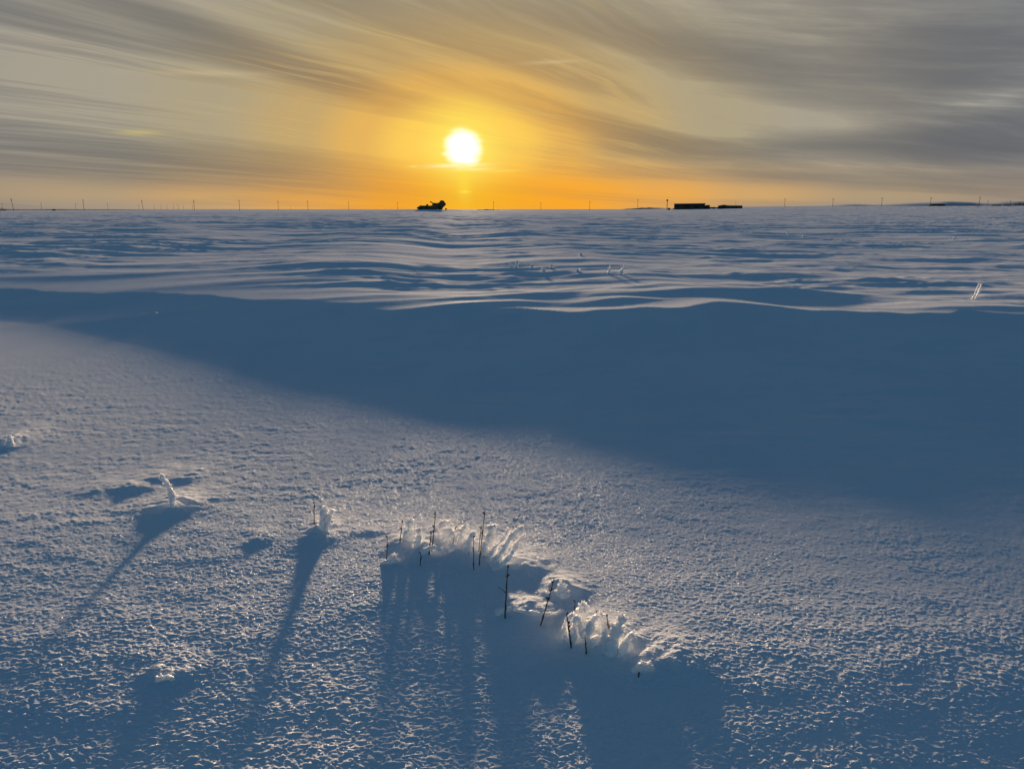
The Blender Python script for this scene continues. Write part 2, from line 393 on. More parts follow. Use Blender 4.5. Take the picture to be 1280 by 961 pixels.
    # aureole and the sun behind thin cloud
    halo = n_exp(q0 * q0 * (-1 / (2.1 * 2.1)))
    colr = n_mix(halo * 1.0, colr, C(255, 236, 96))
    ns = n_noise(n_xyz(az * 0.5, el * 2.2, 0.0), 1.0, 2.0, 0.5)
    qq = q0 + (ns - 0.5) * 0.75
    core = n_step(qq, 1.62, 0.5)
    white = (K * 1.6, K * 1.55, K * 1.4, 1)
    colr = n_mix(core, colr, white)
    def glint(px, py, hw, hh, wt, c):
        nonlocal colr
        colr = n_mix(mass(px, py, hw, hh, -2, wt), colr, c)
    glint(572, 207, 30, 2.2, .9, C(255, 252, 190)); glint(590, 212, 22, 1.8, .8, C(255, 245, 150)); glint(626, 214, 24, 1.3, .5, C(255, 226, 110)); glint(581, 240, 6, 1.6, .6, C(255, 240, 90))
    glint(517, 208, 5, 1.6, .5, C(255, 226, 120)); glint(580, 228, 8, 22, .45, C(255, 226, 70)); glint(173, 166, 22, 3, .35, C(225, 205, 110)); glint(690, 78, 34, 2.0, .35, C(225, 200, 150)); glint(265, 92, 60, 3.0, .35, C(215, 190, 145))
    # upper sky: clear blue above the cloud sheet, and all round behind the camera
    up = n_mix(1.0, N(sky.outputs[0]), (BLUE[0], BLUE[1], BLUE[2], 1), 'MULTIPLY')
    f = n_step(el, 15.0, 32.0)
    side = n_step(N.m('ABSOLUTE', az), 48, 95)
    f = N.m('MAXIMUM', f, side)
    colr = n_mix(f, colr, up)
    nt.links.new(colr.s, bg.inputs[0])
    w.cycles.sampling_method = 'MANUAL'; w.cycles.sample_map_resolution = 1024
BLUE = (1.02, 1.00, 0.87)
build_world()

sun_d = bpy.data.lights.new('sun', 'SUN'); sun_d.energy = 4.8; sun_d.angle = R(3.0); sun_d.color = (1.0, 0.74, 0.49)
sun = bpy.data.objects.new('sun', sun_d); col.objects.link(sun)
dv = Vector((math.sin(R(SUN_AZ)) * math.cos(R(SUN_LAMP_EL)), math.cos(R(SUN_AZ)) * math.cos(R(SUN_LAMP_EL)), math.sin(R(SUN_LAMP_EL))))
sun.rotation_euler = dv.to_track_quat('Z', 'Y').to_euler(); sun.location = dv * 50

# ------------------------------------------------------------------ materials
def new_mat(name):
    m = bpy.data.materials.new(name); m.use_nodes = True; nt = m.node_tree; N.nt = nt
    return m, nt, nt.nodes['Principled BSDF'], nt.nodes['Material Output']
def obj_co(nt):
    t = nt.nodes.new('ShaderNodeTexCoord'); return N(t.outputs['Object'])
def bump(nt, hgt, strength, dist, normal=None):
    b = nt.nodes.new('ShaderNodeBump'); b.inputs['Strength'].default_value = strength; b.inputs['Distance'].default_value = dist
    nt.links.new(hgt.s, b.inputs['Height'])
    if normal is not None: nt.links.new(normal, b.inputs['Normal'])
    return b.outputs[0]
def m_snow():
    m, nt, p, out = new_mat('snow')
    co = obj_co(nt)
    big = n_noise(co, 0.6, 3.0)
    c = n_mix(n_step(big, 0.35, 0.65), (0.83, 0.85, 0.88, 1), (0.88, 0.885, 0.89, 1))
    nt.links.new(c.s, p.inputs['Base Color'])
    p.inputs['Roughness'].default_value = 0.8; p.inputs['IOR'].default_value = 1.31; p.inputs['Specular IOR Level'].default_value = 0.15
    g1 = n_noise(co, 120.0, 3.0, 0.6)
    nb = bump(nt, g1, 0.6, 0.004)
    nt.links.new(nb, p.inputs['Normal'])
    d = nt.nodes.new('ShaderNodeBsdfDiffuse'); nt.links.new(c.s, d.inputs[0]); nt.links.new(nb, d.inputs['Normal'])
    mx = nt.nodes.new('ShaderNodeMixShader'); mx.inputs[0].default_value = 0.09
    nt.links.new(d.outputs[0], mx.inputs[1]); nt.links.new(p.outputs[0], mx.inputs[2])
    # loose ice crystals lying at all angles: each glints only where it mirrors the sun
    vo = nt.nodes.new('ShaderNodeTexVoronoi'); vo.inputs['Scale'].default_value = 260.0; nt.links.new(co.s, vo.inputs['Vector'])
    def vm(op, a, b):
        n = nt.nodes.new('ShaderNodeVectorMath'); n.operation = op
        for i, q in enumerate((a, b)):
            if isinstance(q, tuple): n.inputs[i].default_value = q
            else: nt.links.new(q, n.inputs[i])
        return n.outputs[0]
    geo = nt.nodes.new('ShaderNodeNewGeometry')
    tilt = vm('MULTIPLY', vm('SUBTRACT', vo.outputs['Color'], (0.5, 0.5, 0.5)), (1.65, 1.65, 0.3))
    fn = vm('NORMALIZE', vm('ADD', geo.outputs['Normal'], tilt), (0, 0, 0))
    gl = nt.nodes.new('ShaderNodeBsdfGlossy'); gl.inputs['Color'].default_value = (0.95, 0.97, 1, 1); gl.inputs['Roughness'].default_value = 0.26; nt.links.new(fn, gl.inputs['Normal'])
    m2 = nt.nodes.new('ShaderNodeMixShader'); 
    # crystal sheen is faded out by distance, keeping a sun streak off the field
    sep = nt.nodes.new('ShaderNodeSeparateXYZ'); nt.links.new(co.s, sep.inputs[0])
    nt.links.new((n_step(N(sep.outputs[1]), 7.0, 11.5, 0.0075, 0.0) * n_step(n_noise(co, 1.3, 3.0), 0.3, 0.65, 0.55, 1.25)).s, m2.inputs[0])
    nt.links.new(mx.outputs[0], m2.inputs[1]); nt.links.new(gl.outputs[0], m2.inputs[2]); nt.links.new(m2.outputs[0], out.inputs[0])
    return m
def m_frost():
    m, nt, p, out = new_mat('hoar_frost')
    p.inputs['Base Color'].default_value = (0.95, 0.95, 0.95, 1); p.inputs['Roughness'].default_value = 0.5; p.inputs['Specular IOR Level'].default_value = 0.2
    p.inputs['Subsurface Weight'].default_value = 1.0; p.inputs['Subsurface Radius'].default_value = (1.0, 0.92, 0.85); p.inputs['Subsurface Scale'].default_value = 0.015
    return m
def m_plain(name, c0, c1, scale, rough=0.8, stretch=(1, 1, 1), bmp=0.3, bd=0.01):
    m, nt, p, out = new_mat(name)
    mp = nt.nodes.new('ShaderNodeMapping'); mp.inputs['Scale'].default_value = stretch; nt.links.new(obj_co(nt).s, mp.inputs[0]); v = N(mp.outputs[0])
    n = n_noise(v, scale, 4.0)
    nt.links.new(n_mix(n_step(n, 0.35, 0.65), c0 + (1,), c1 + (1,)).s, p.inputs['Base Color'])
    p.inputs['Roughness'].default_value = rough
    nt.links.new(bump(nt, n, bmp, bd), p.inputs['Normal'])
    return m
SNOW = m_snow(); FROST = m_frost()
STALK = m_plain('dry_stalk', (0.045, 0.026, 0.015), (0.11, 0.07, 0.04), 60, 0.7, (1, 1, .2), 0.4, 0.002)
WOOD = m_plain('weathered_pole_wood', (0.05, 0.04, 0.03), (0.09, 0.075, 0.06), 2.0, 0.85, (4, 4, .3))
CLAD = m_plain('dark_shed_cladding', (0.018, 0.016, 0.015), (0.03, 0.026, 0.024), 0.8, 0.8, (6, 6, .2))
ROOF = m_plain('dark_roof_sheet', (0.02, 0.02, 0.022), (0.035, 0.033, 0.033), 0.8, 0.7, (6, 1, 1))
STEEL = m_plain('dark_steel', (0.025, 0.024, 0.024), (0.05, 0.045, 0.04), 1.5, 0.6)
PAINT = m_plain('machine_paint_flare', (0.07, 0.05, 0.016), (0.13, 0.09, 0.03), 1.2, 0.6)  # machine paint with the brown of sun flare mixed into its colour
RUBBER = m_plain('tyre_rubber', (0.015, 0.015, 0.015), (0.03, 0.03, 0.03), 4, 0.9)
GLASS = m_plain('dark_window_glass', (0.01, 0.011, 0.012), (0.02, 0.02, 0.022), 1.0, 0.15, bmp=0.0)
EARTH = m_plain('bare_earth', (0.03, 0.027, 0.022), (0.09, 0.085, 0.08), 0.15, 0.9)
BRUSH = m_plain('winter_brush', (0.02, 0.018, 0.014), (0.045, 0.04, 0.03), 0.8, 0.9)
HILL = m_plain('hazed_snowy_hillside', (0.30, 0.31, 0.32), (0.62, 0.63, 0.65), 0.004, 0.9, (1, 1, 3))  # snow tones whose paleness also stands in for distance haze

# ------------------------------------------------------------------ snowfield: one sheet, fine near the camera, out to the horizon
def snowfield():
    fa = np.radians(np.arange(-46, 46.001, 0.07))
    ca = np.radians(np.concatenate([np.arange(-180, -47.5, 3.0), np.arange(49, 179, 3.0)]))
    th = np.sort(np.concatenate([fa, ca])); na = len(th)
    rs = [0.02, 0.15, 0.3, 0.5, 0.7, 0.9, 1.1, 1.25, 1.35]; r = 1.42
    while r < 7000:
        rs.append(r)
        if r < 8.0: s = max(0.0036, 0.72 * r * r / (788 * 1.6))
        elif r < 60: s = min(0.62 * r * r / (788 * 1.25), 0.22)
        elif r < 400: s = 0.22 * (r / 60) ** 1.5
        else: s = r * 0.06
        r += s
    rs = np.array(rs); nr = len(rs)
    RR, TT = np.meshgrid(rs, th, indexing='ij')
    X = RR * np.sin(TT); Y = RR * np.cos(TT); Z = np.empty_like(X)
    for i in range(0, nr, 60): Z[i:i + 60] = height(X[i:i + 60], Y[i:i + 60])
    co = np.stack([X, Y, Z], -1).astype(np.float32).reshape(-1, 3)
    idx = np.arange(nr * na, dtype=np.int32).reshape(nr, na); nxt = np.roll(idx, -1, axis=1)
    q = np.stack([idx[:-1], nxt[:-1], nxt[1:], idx[1:]], -1).reshape(-1, 4)
    q = q[:, ::-1]
    me = bpy.data.meshes.new('snow_ground'); nf = len(q)
    me.vertices.add(len(co)); me.vertices.foreach_set('co', co.ravel())
    me.loops.add(nf * 4); me.loops.foreach_set('vertex_index', np.ascontiguousarray(q).ravel())
    me.polygons.add(nf); me.polygons.foreach_set('loop_start', np.arange(0, nf * 4, 4, dtype=np.int32)); me.polygons.foreach_set('loop_total', np.full(nf, 4, dtype=np.int32))
    me.polygons.foreach_set('use_smooth', np.ones(nf, dtype=bool)); me.update()
    if me.polygons[0].normal.z < 0: me.flip_normals()
    me.materials.append(SNOW)
    o = bpy.data.objects.new('snow_ground', me); col.objects.link(o); tag(o, kind='structure')
    print('snow verts', len(co), 'rows', nr, 'cols', na)
snowfield()

# ------------------------------------------------------------------ dry stems standing in the snow
def stalk(base, top, label, rad=0.0032, buds=3, twig=None, group='dark dry stems in the drift', name='dry_weed', bend=0.0):
    B = ground(*base); T = above(B, *top, dy=rnd.uniform(-.01, .03)); B0 = B - (T - B).normalized() * 0.03
    rg = random.Random(int(base[0] * 7 + base[1])); rad *= 0.72
    n = 14; side = Vector((1, 0, 0))
    pts = []
    for i in range(n + 1):
        t = i / n; p = B0.lerp(T, t) + side * (bend * math.sin(t * 3.1) + rg.uniform(-1, 1) * 0.0009) + Vector((0, rg.uniform(-1, 1) * 0.0014, 0))
        pts.append(p - B)
    radii = [rad * (1.15 - 0.55 * i / n) * (1.0 + (0.5 if i in (4, 9) else 0)) for i in range(n + 1)]
    mb = MB(); mb.tube(pts, radii, 7, 0.12, rg)
    o = mb.make(name, STALK, None, True, B); tag(o, label, 'plant stem', group)
    L = (T - B).length
    for k in range(buds):
        t = rg.uniform(0.52, 0.97) if k else 0.94
        p = (B0.lerp(T, t) - B); d = Vector((rg.uniform(-1, 1), rg.uniform(-.6, .6), rg.uniform(0.6, 1.4))).normalized()
        l = rg.uniform(0.008, 0.016)
        b = MB(); b.tube([p, p + d * l * .35, p + d * l * .75, p + d * l], [0.002, rad * 1.25, rad * 1.1, 0.0008], 6, 0.1, rg)
        b.make('bud', STALK, o, True)
    if twig:
        (ax, ay), (bx, by) = twig
        Q = above(B, bx, by) - B; P = B0.lerp(T, (Q.z + B.z - B0.z) / (T.z - B0.z) - .10) - B
        b = MB(); b.tube([P, P.lerp(Q, .5) + Vector((0, 0, .002)), Q], [rad * .7, rad * .55, rad * .3], 6, .1, rg); b.make('twig', STALK, o, True)
    return o

def frost(path, label, rad=0.009, name='frosted_straw', group='frosted stems in the drift', depth=0.0, spikes=1.0, taper=0.75, sink=0.02, lie=False):
    """hoar frost grown thick on a bent stem: lumpy tube bristling with small crystals"""
    rg = random.Random(int(path[0][0] * 13 + path[0][1] * 3)); B = ground(*path[0]); rad *= 1.6
    P = [B]
    for i, q in enumerate(path[1:]): P.append(above(B, *q, dy=depth * (i + 1) / (len(path) - 1)))
    if lie: P = [ground(*q) + Vector((0, 0, rad * .9)) for q in path]
    else: P[0] = B - (P[1] - P[0]).normalized() * sink
    L = sum((P[i + 1] - P[i]).length for i in range(len(P) - 1))
    n = max(8, int(L / 0.006))
    pts = [p - B for p in curve(P, n)]
    pts = [p + Vector((rg.uniform(-1, 1), rg.uniform(-1, 1), rg.uniform(-1, 1))) * rad * 0.12 for p in pts]
    radii = []
    ph = rg.uniform(0, 6)
    for i in range(n + 1):
        t = i / n
        r_ = rad * (1.1 - (1.1 - taper) * t) * (1 + 0.22 * math.sin(t * L / 0.011 + ph) + 0.18 * math.sin(t * L / 0.023 + 2 * ph))
        if i >= n - 1: r_ *= 0.75 if i == n - 1 else 0.35
        radii.append(r_)
    mb = MB(); mb.tube(pts, radii, 10, 0.2, rg)
    for k in range(int(L / 0.0030 * spikes)):
        i = rg.randrange(1, n); c = pts[i]; ax = (pts[i + 1] - pts[i - 1]).normalized()
        d = Vector((rg.gauss(0, 1), rg.gauss(0, 1), rg.gauss(0, 1))); d = (d - ax * d.dot(ax)).normalized()
        d = (d + ax * rg.uniform(.1, 1.1)).normalized()
        l = rg.uniform(0.2, 1.0) * (0.003 + rad * 0.6); w = rg.uniform(.2, .42) * rad
        o = c + d * radii[i] * .55; e = Vector((rg.gauss(0, 1), rg.gauss(0, 1), rg.gauss(0, 1))) * l * .12
        mb.tube([o, o + d * (radii[i] * .5 + l * .45) + e, o + d * (radii[i] * .5 + l)], [w, w * .75, w * .22], 4, .2, rg)
    o = mb.make(name, FROST, None, True, B); tag(o, label, 'frosted stem', group)
    md = o.modifiers.new('grown_together', 'REMESH'); md.mode = 'VOXEL'; md.voxel_size = max(0.0013, rad * 0.13); md.use_smooth_shade = True
    return o

G1 = 'stems in the left drift'; G2 = 'stems in the right drift'
stalk((393, 655), (392.5, 627), 'short dark dry stem left of the frosted stump on the snow cone', .0030, 3, group='lone stems left of the drifts')
stalk((500, 678), (503, 651), 'dark dry stem beside the frosted column at the left end of the drift', .0030, 3, group=G1)
stalk((483.5, 703), (484, 669), 'plain dark dry stem at the far left end of the left drift', .0030, 2, group=G1)
stalk((540, 690), (544.5, 639), 'tall dark knotted stem behind a shorter one, left part of the drift', .0034, 5, group=G1)
stalk((536.5, 693), (539, 664), 'short dark stem just in front of a tall knotted one in the drift', .0034, 3, group=G1)
stalk((525.4, 707), (526, 691), 'very short dark stub low on the front of the left drift', .0034, 2, group=G1)
stalk((566, 682), (569, 659), 'thin short dark stem between two white humps in the drift', .0026, 2, group=G1)
stalk((599, 707), (606, 638), 'tallest dark knotted stem leaning right, at the right of the left drift', .0034, 6, group=G1)
stalk((598.5, 690), (601.6, 657), 'dark stem close against the left side of the tallest knotted one', .0028, 3, group=G1)
stalk((592, 712), (592, 668), 'straight brown stem left of the tallest leaning one in the drift', .0028, 2, group=G1)
stalk((631.5, 773), (635, 705), 'lone tall dark stem with a forked side twig between the two drifts', .0040, 3, twig=((629.5, 743), (622.5, 733)), group='lone stems between the drifts', bend=-.001)
stalk((676, 782), (692.6, 724), 'dark budded stem leaning right in front of a white snow peak', .0036, 7, group='lone stems between the drifts')
stalk((714, 810), (708, 766), 'dark stem leaning left at the left side of the right drift', .0040, 4, group=G2)
stalk((717.5, 762), (719.5, 751), 'tiny dark stem tip poking out behind the right drift', .0028, 1, group=G2)
stalk((733, 816), (731, 793), 'short bare dark stem at the front of the right drift', .0036, 0, group=G2)
stalk((762, 803), (758.5, 768), 'dark bent stem among frosted stems at the right drift', .0038, 4, group=G2, bend=.002)
stalk((746, 775), (745, 765), 'tiny dark stem behind the frosted stems of the right drift', .003, 1, group=G2)
stalk((799, 838), (800, 829), 'tiny dark stub in a frosted lump right of the right drift', .003, 1, group=G2)
stalk((586, 692), (588, 684), 'short thick dark stub leaning at the front of the left drift', .0045, 1, group=G1)

frost([(402, 662), (403.5, 645), (407, 633)], 'upright frosted stump on top of a lone snow cone', .010, group='lone stems left of the drifts')
frost([(406, 662), (409, 648), (413.5, 639), (416, 640)], 'frosted stump bending right beside the upright one on the snow cone', .010, group='lone stems left of the drifts')
frost([(216, 634), (213, 614), (207, 602), (200, 594)], 'lone curved frosted stem rising from a snow mound on the left', .009, group='lone stems left of the drifts')
frost([(12, 558), (12, 552), (11, 545)], 'small frosted tuft on a mound at the left edge', .014, group='lone stems left of the drifts')
frost([(510, 676), (511, 662), (513, 650)], 'thick frosted column at the left end of the left drift', .014, group=G1)
frost([(510, 668), (519, 681), (532, 686), (545, 678), (556, 671)], 'low frosted loop sagging between the humps of the left drift', .006, group=G1, sink=0.0)
frost([(513, 671), (530, 673), (548, 667), (558, 670)], 'thin frosted arc crossing the left drift above the sagging loop', .005, group=G1, sink=0.0)
frost([(548, 674), (551, 658), (558, 653), (566, 659), (568, 672)], 'frosted hoop bent right over in the middle of the left drift', .008, group=G1, depth=.02)
frost([(575, 680), (578, 667), (583, 656)], 'frosted stem leaning right just past the frosted hoop', .0095, group=G1)
frost([(613.5, 690), (613, 672), (615.5, 657)], 'thick upright frosted column right of the tallest dark stem', .013, group=G1)
frost([(617, 706), (630, 687), (641, 669), (655, 658)], 'long frosted stem leaning far right at the right end of the left drift', .0085, group=G1)
frost([(611, 700), (622, 682), (632, 671), (637, 660)], 'long frosted stem just left of and parallel to the one leaning farthest right', .007, group=G1)
frost([(622, 710), (633, 700), (641.5, 688)], 'short frosted stem leaning right below the longest leaning one', .008, group=G1)
frost([(483, 704), (490, 699), (494, 695)], 'low frosted tuft at the foot of the leftmost stem of the left drift', .010, group=G1)
frost([(573, 686), (566, 681), (560, 688)], 'short frosted curl between two dark stems in the left drift', .006, group=G1)
frost([(619, 769), (632, 764.5), (645, 762)], 'short frosted twig lying across the foot of the lone tall stem', .006, group=G2, lie=True)
frost([(645, 764), (664, 768), (680, 770), (693, 769), (705, 764)], 'long bowed frosted twig lying between the budded stem and the right drift', .0045, group=G2, lie=True)
frost([(703, 742), (702, 735), (703.5, 729)], 'frosted tip on the white snow peak behind the budded stem', .013, group=G2)
frost([(715, 806), (717, 788), (720.5, 772), (725, 782), (729, 798)], 'frosted stem folded into a tall narrow loop in the right drift', .007, group=G2)
frost([(726, 778), (727, 765), (729, 755)], 'frosted knob standing highest in the right drift', .012, group=G2)
frost([(750, 786), (750.5, 775), (752.5, 767)], 'short upright frosted stem in the middle of the right drift', .010, group=G2)
frost([(764, 818), (768, 798), (773, 782), (779, 771)], 'broad frosted stem fanning right at the right side of the right drift', .012, group=G2)
frost([(770, 812), (772, 796), (776, 787), (781, 782)], 'thin frosted stem right of the broad fanning one', .006, group=G2)
frost([(738, 808), (741, 801), (746, 797), (748, 803), (744, 808)], 'small frosted curl at the front of the right drift', .0065, group=G2)
frost([(728, 764), (738, 772), (748, 774)], 'frosted bridge between the highest knob and its neighbour', .006, group=G2, sink=0)
frost([(797, 838), (805, 832), (813, 835), (815, 842)], 'low frosted lump right of the right drift', .010, group=G2)
frost([(203, 849), (210, 846), (218, 851)], 'low frosted tuft alone in the left foreground', .008, group='lone stems left of the drifts')

frost([(520, 684), (524, 670), (523, 660)], 'short frosted stub between the frosted column and the tall knotted stem', .009, group=G1)
frost([(556, 684), (561, 672), (570, 664), (578, 662)], 'frosted straw arching right under the frosted hoop', .007, group=G1)
frost([(585, 688), (589, 672), (594, 664)], 'frosted stem just left of the straight brown stem', .009, group=G1)
frost([(604, 694), (607, 678), (612, 668)], 'frosted stem close behind the tallest dark stem', .009, group=G1)
frost([(626, 706), (640, 690), (648, 676), (657, 667)], 'slender frosted stem right of and below the longest leaning one', .0065, group=G1)
frost([(530, 690), (541, 684), (551, 687), (558, 694)], 'low frosted arch at the foot of the tall knotted stem', .007, group=G1)
frost([(735, 806), (737, 788), (741, 776), (747, 769)], 'slim frosted stem between the knob and the upright stem of the right drift', .008, group=G2)
frost([(757, 812), (756, 797), (760, 786)], 'short frosted stem beside the dark bent stem of the right drift', .009, group=G2)
frost([(709, 800), (706, 786), (710, 774), (719, 767)], 'frosted straw bowing over the left dark stem of the right drift', .007, group=G2)
frost([(776, 818), (784, 800), (792, 792)], 'frosted stem leaning far right at the end of the right drift', .009, group=G2)

# frosted stubble farther out
GF = 'frosted stubble out on the field'
FAR = [((640, 335), (636, 328), .016, 'faint frosted sprig, leftmost of the far cluster below the sun'),
       ((645, 335), (647, 325.5), .018, 'forked frosted stub, brightest at the left of the far cluster'),
       ((665, 335), (665.5, 327), .016, 'upright frosted stub right of the forked one in the far cluster'),
       ((677, 338), (677.5, 335), .014, 'tiny frosted stub low in the middle of the far cluster'),
       ((679, 341), (681, 335), .016, 'short frosted stub leaning right in the middle of the far cluster'),
       ((688.5, 335), (689.5, 330), .018, 'small pale frosted stub at the right of the far cluster'),
       ((726, 319.5), (725.5, 316), .024, 'small frosted stub on a crest far behind the cluster'),
       ((721, 339), (723.5, 338), .020, 'frosted crumb alone on a shaded drift face'),
       ((761, 342), (762.5, 332), .013, 'frosted straw standing alone left of a leaning pair'),
       ((776, 343), (781, 330.5), .012, 'right straw of the leaning frosted pair in the middle distance'),
       ((774.5, 343), (777.5, 335), .011, 'left, shorter straw of the leaning frosted pair in the middle distance'),
       ((1216, 374), (1224, 354), .0075, 'left straw of the tall leaning frosted pair near the right edge'),
       ((1219.5, 374), (1227, 354.5), .0075, 'right straw of the tall leaning frosted pair near the right edge'),
       ((986, 293.5), (984, 290), .035, 'far frosted stub right of the black shed, nearer the shed'),
       ((1004, 297), (1005, 294), .030, 'far frosted stub right of the black shed, nearer the camera'),
       ((1192, 299), (1194, 296), .030, 'frosted crumb on a far crest above the tall leaning pair'),
       ((196, 392), (194, 390), .008, 'tiny frosted crumb on the left drift crest')]
for b, t, rad, lab in FAR: frost([b, ((b[0] + t[0]) / 2 + .3, (b[1] + t[1]) / 2), t], lab, rad * 1.1, 'frosted_stubble', GF, spikes=.5, taper=.6)
frost([(411, 302), (416, 303.5)], 'frosted sprig far out on the left of the field', .02, 'frosted_stubble', GF, spikes=.5)

# ------------------------------------------------------------------ the far edge of the field
def far(px, dist):
    d = ray(px, 261.5); t = dist / math.hypot(d[0], d[1]); x, y = d[0] * t, d[1] * t
    return Vector((x, y, h1(x, y)))
def face(P): return -math.atan2(P.x, P.y)
def pole_proto():
    root = empty('utility_pole', (0, 0, 0))
    p = MB(); p.tube([(0, 0, -.6), (0, 0, 3), (0, 0, 6), (0, 0, 9.6)], [.17, .155, .14, .115], 10, .03); p.make('pole', WOOD, root, True)
    a = MB(); a.box(-.8, .8, -.06, .06, 8.95, 9.12); a.make('crossarm', WOOD, root)
    a = MB(); a.box(-.6, .6, -.05, .05, 8.1, 8.24); a.make('crossarm', WOOD, root)
    t = MB(); t.tube([(0, -.34, 6.9), (0, -.34, 6.95), (0, -.34, 7.85), (0, -.34, 7.9)], [.2, .23, .23, .2], 12); t.make('transformer', STEEL, root)
    return root
def copy_tree(o, parts=None):
    c = o.copy(); col.objects.link(c)
    for ch in o.children:
        if parts and not ch.name.startswith(parts): continue
        d = ch.copy(); col.objects.link(d); d.parent = c
    return c
PROTO = pole_proto(); used = [False]
def pole(px, top, label, group, hgt=9.6, full=False, lean=0.0, scale=1.0):
    base_y = 261.5
    dist = hgt * scale * F / max(1.0, (base_y - top)) * 1.0
    P = far(px, dist)
    # stands on the snow; height follows from where the ground is out there
    _, el = sky_angles(px, top); s = (EYE + math.tan(R(el)) * dist - P.z) / 9.6
    if not used[0]: o = PROTO; used[0] = True
    else: o = copy_tree(PROTO, None if full else ('pole', 'crossarm'))
    o.location = P; o.rotation_euler = (0, R(lean), face(P) + rnd.uniform(-.25, .25)); o.scale = (max(s, .85) * 1.1, max(s, .85) * 1.1, s)
    return tag(o, label, 'utility pole', group)
GA = 'utility poles along the left horizon'; GB = 'utility poles in a row along the right horizon'; GC = 'faint far poles on the left horizon'
pole(17, 248, 'tallest utility pole, tilted, beside the dark brush at the left edge', GA, full=True, lean=-5)
pole(105, 249.5, 'utility pole between two much smaller poles, left horizon', GA, full=True)
pole(179, 250, 'utility pole tilted slightly left of the faint row of far poles', GA, full=True, lean=-4)
pole(243, 250, 'utility pole just right of the faint row of far poles', GA, full=True)
pole(299.5, 250, 'utility pole second to the right of the faint row of far poles', GA)
pole(348, 251, 'utility pole third to the right of the faint row of far poles', GA)
pole(385, 251, 'utility pole fourth to the right of the faint row of far poles', GA)
pole(436, 252, 'second pale utility pole to the left of the farm machine', GA)
pole(497, 253, 'pale utility pole next to the left of the farm machine', GA)
pole(617, 252, 'utility pole next to the right of the farm machine, below the sun', GB)
pole(676, 253, 'faintest utility pole, second to the right of the farm machine', GB)
pole(737, 251.5, 'utility pole second to the left of the floodlight mast', GB)
pole(797, 249, 'utility pole next to the left of the floodlight mast', GB)
pole(980.5, 248, 'first utility pole to the right of the low house', GB)
pole(1040.5, 248, 'second utility pole to the right of the low house', GB)
pole(1101.5, 247, 'third utility pole to the right of the low house', GB)
pole(1162, 246.5, 'utility pole at the left end of the flat-roofed hut, right horizon', GB, lean=2)
pole(1223, 246, 'utility pole in the gap between the flat-roofed hut and the low sheds', GB, lean=2)
pole(1234, 250.5, 'short utility pole just right of a taller one near the low sheds', GB)
pole(1262, 250.5, 'small faint utility pole above the low sheds at the right edge', GB)
pole(3.5, 254, 'small pole standing in the dark brush at the left edge', GC)
pole(52, 253.5, 'small pole between the tallest tilted pole and the dark hut', GC)
pole(95, 254.5, 'small pole just left of a larger one on the left horizon', GC)
pole(135, 254, 'lone small pole midway between two larger ones, left horizon', GC)
pole(363, 257, 'tiny pole stub between two larger poles left of the sun', GC)
for px in (174, 193, 201.5, 209, 217, 223, 229.5, 241):
    pole(px, 255.6 + (px % 3) * .3, 'tiny faint pole in the close row between two larger utility poles', GC)

# farm machine under the sun (left to right along x, metres)
def machine():
    P = far(539, 330); o = empty('farm_machine', P, face(P)); k = 330 / F          # metres per photo pixel out there
    tag(o, 'dark old farm machine standing on the horizon just left of below the sun', 'farm machine')
    zb = -P.z + (EYE - 0.2) * 0 + P.z
    def X(px): return (px - 539) * k
    def Z(py): return (262.0 - py) * k * 1.0
    b = MB(); b.prism([(X(523), Z(259.2)), (X(525.5), Z(257.2)), (X(537), Z(257.3)), (X(548), Z(256.8)), (X(553), Z(257)), (X(552.5), Z(262)), (X(523), Z(262))], -1.3, 1.3); b.make('body', PAINT, o)
    d = MB(); d.box(X(521.9), X(525.2), -1.1, 1.1, Z(261.2), Z(258.9)); d.make('rear_hood', PAINT, o)
    e = MB(); e.prism([(X(539.5), Z(257)), (X(541.5), Z(254.4)), (X(544), Z(254)), (X(546), Z(254.6)), (X(547), Z(254.0)), (X(549.5), Z(253.6)), (X(551), Z(257))], -.9, .9); e.make('engine_deck', PAINT, o)
    g = MB(); g.tube([(X(541.5), 0, Z(255)), (X(539.2), 0, Z(253.2)), (X(537.6), 0, Z(252.6))], [.26, .22, .18], 8); g.make('exhaust_pipe', STEEL, o, True)
    h = MB(); h.tube([(X(533.5), -.4, Z(257.4)), (X(534.2), -.4, Z(256)), (X(535.2), -.4, Z(257.4))], [.3, .32, .3], 8); h.make('filler_cap', STEEL, o, True)
    c = MB(); c.prism([(X(549.3), Z(257.2)), (X(549), Z(253)), (X(550.2), Z(251.4)), (X(552.5), Z(251)), (X(554.4), Z(251.6)), (X(556), Z(254)), (X(557.3), Z(256)), (X(555.8), Z(257.4)), (X(553.6), Z(259.4)), (X(552.6), Z(261)), (X(549.3), Z(261))], -1.0, 1.0); cab = c.make('cab', PAINT, o)
    w = MB(); w.prism([(X(550.4), Z(255.2)), (X(550.4), Z(252.3)), (X(552.4), Z(252.0)), (X(552.8), Z(255.2))], -1.012, -1.003); w.make('window', GLASS, cab)
    l = MB(); l.prism([(X(555.6), Z(262)), (X(556), Z(260.6)), (X(557), Z(260.2)), (X(557.9), Z(261)), (X(558), Z(262))], -1.2, 1.2); l.make('pickup_reel', STEEL, o)
    for px, r in ((526.5, .55), (534, .55), (549.5, .75)):
        for y0, y1 in ((-1.5, -1.15), (1.15, 1.5)):
            w = MB(); w.wheel(X(px), r * .9, r, y0, y1); t = w.make('wheel', RUBBER, o)
            q = MB(); s = -1 if y0 < 0 else 1; q.wheel(X(px), r * .9, r * .5, min(y0, y1) - .01 if s < 0 else y1, y0 if s < 0 else y1 + .01); q.make('rim', STEEL, t)
machine()

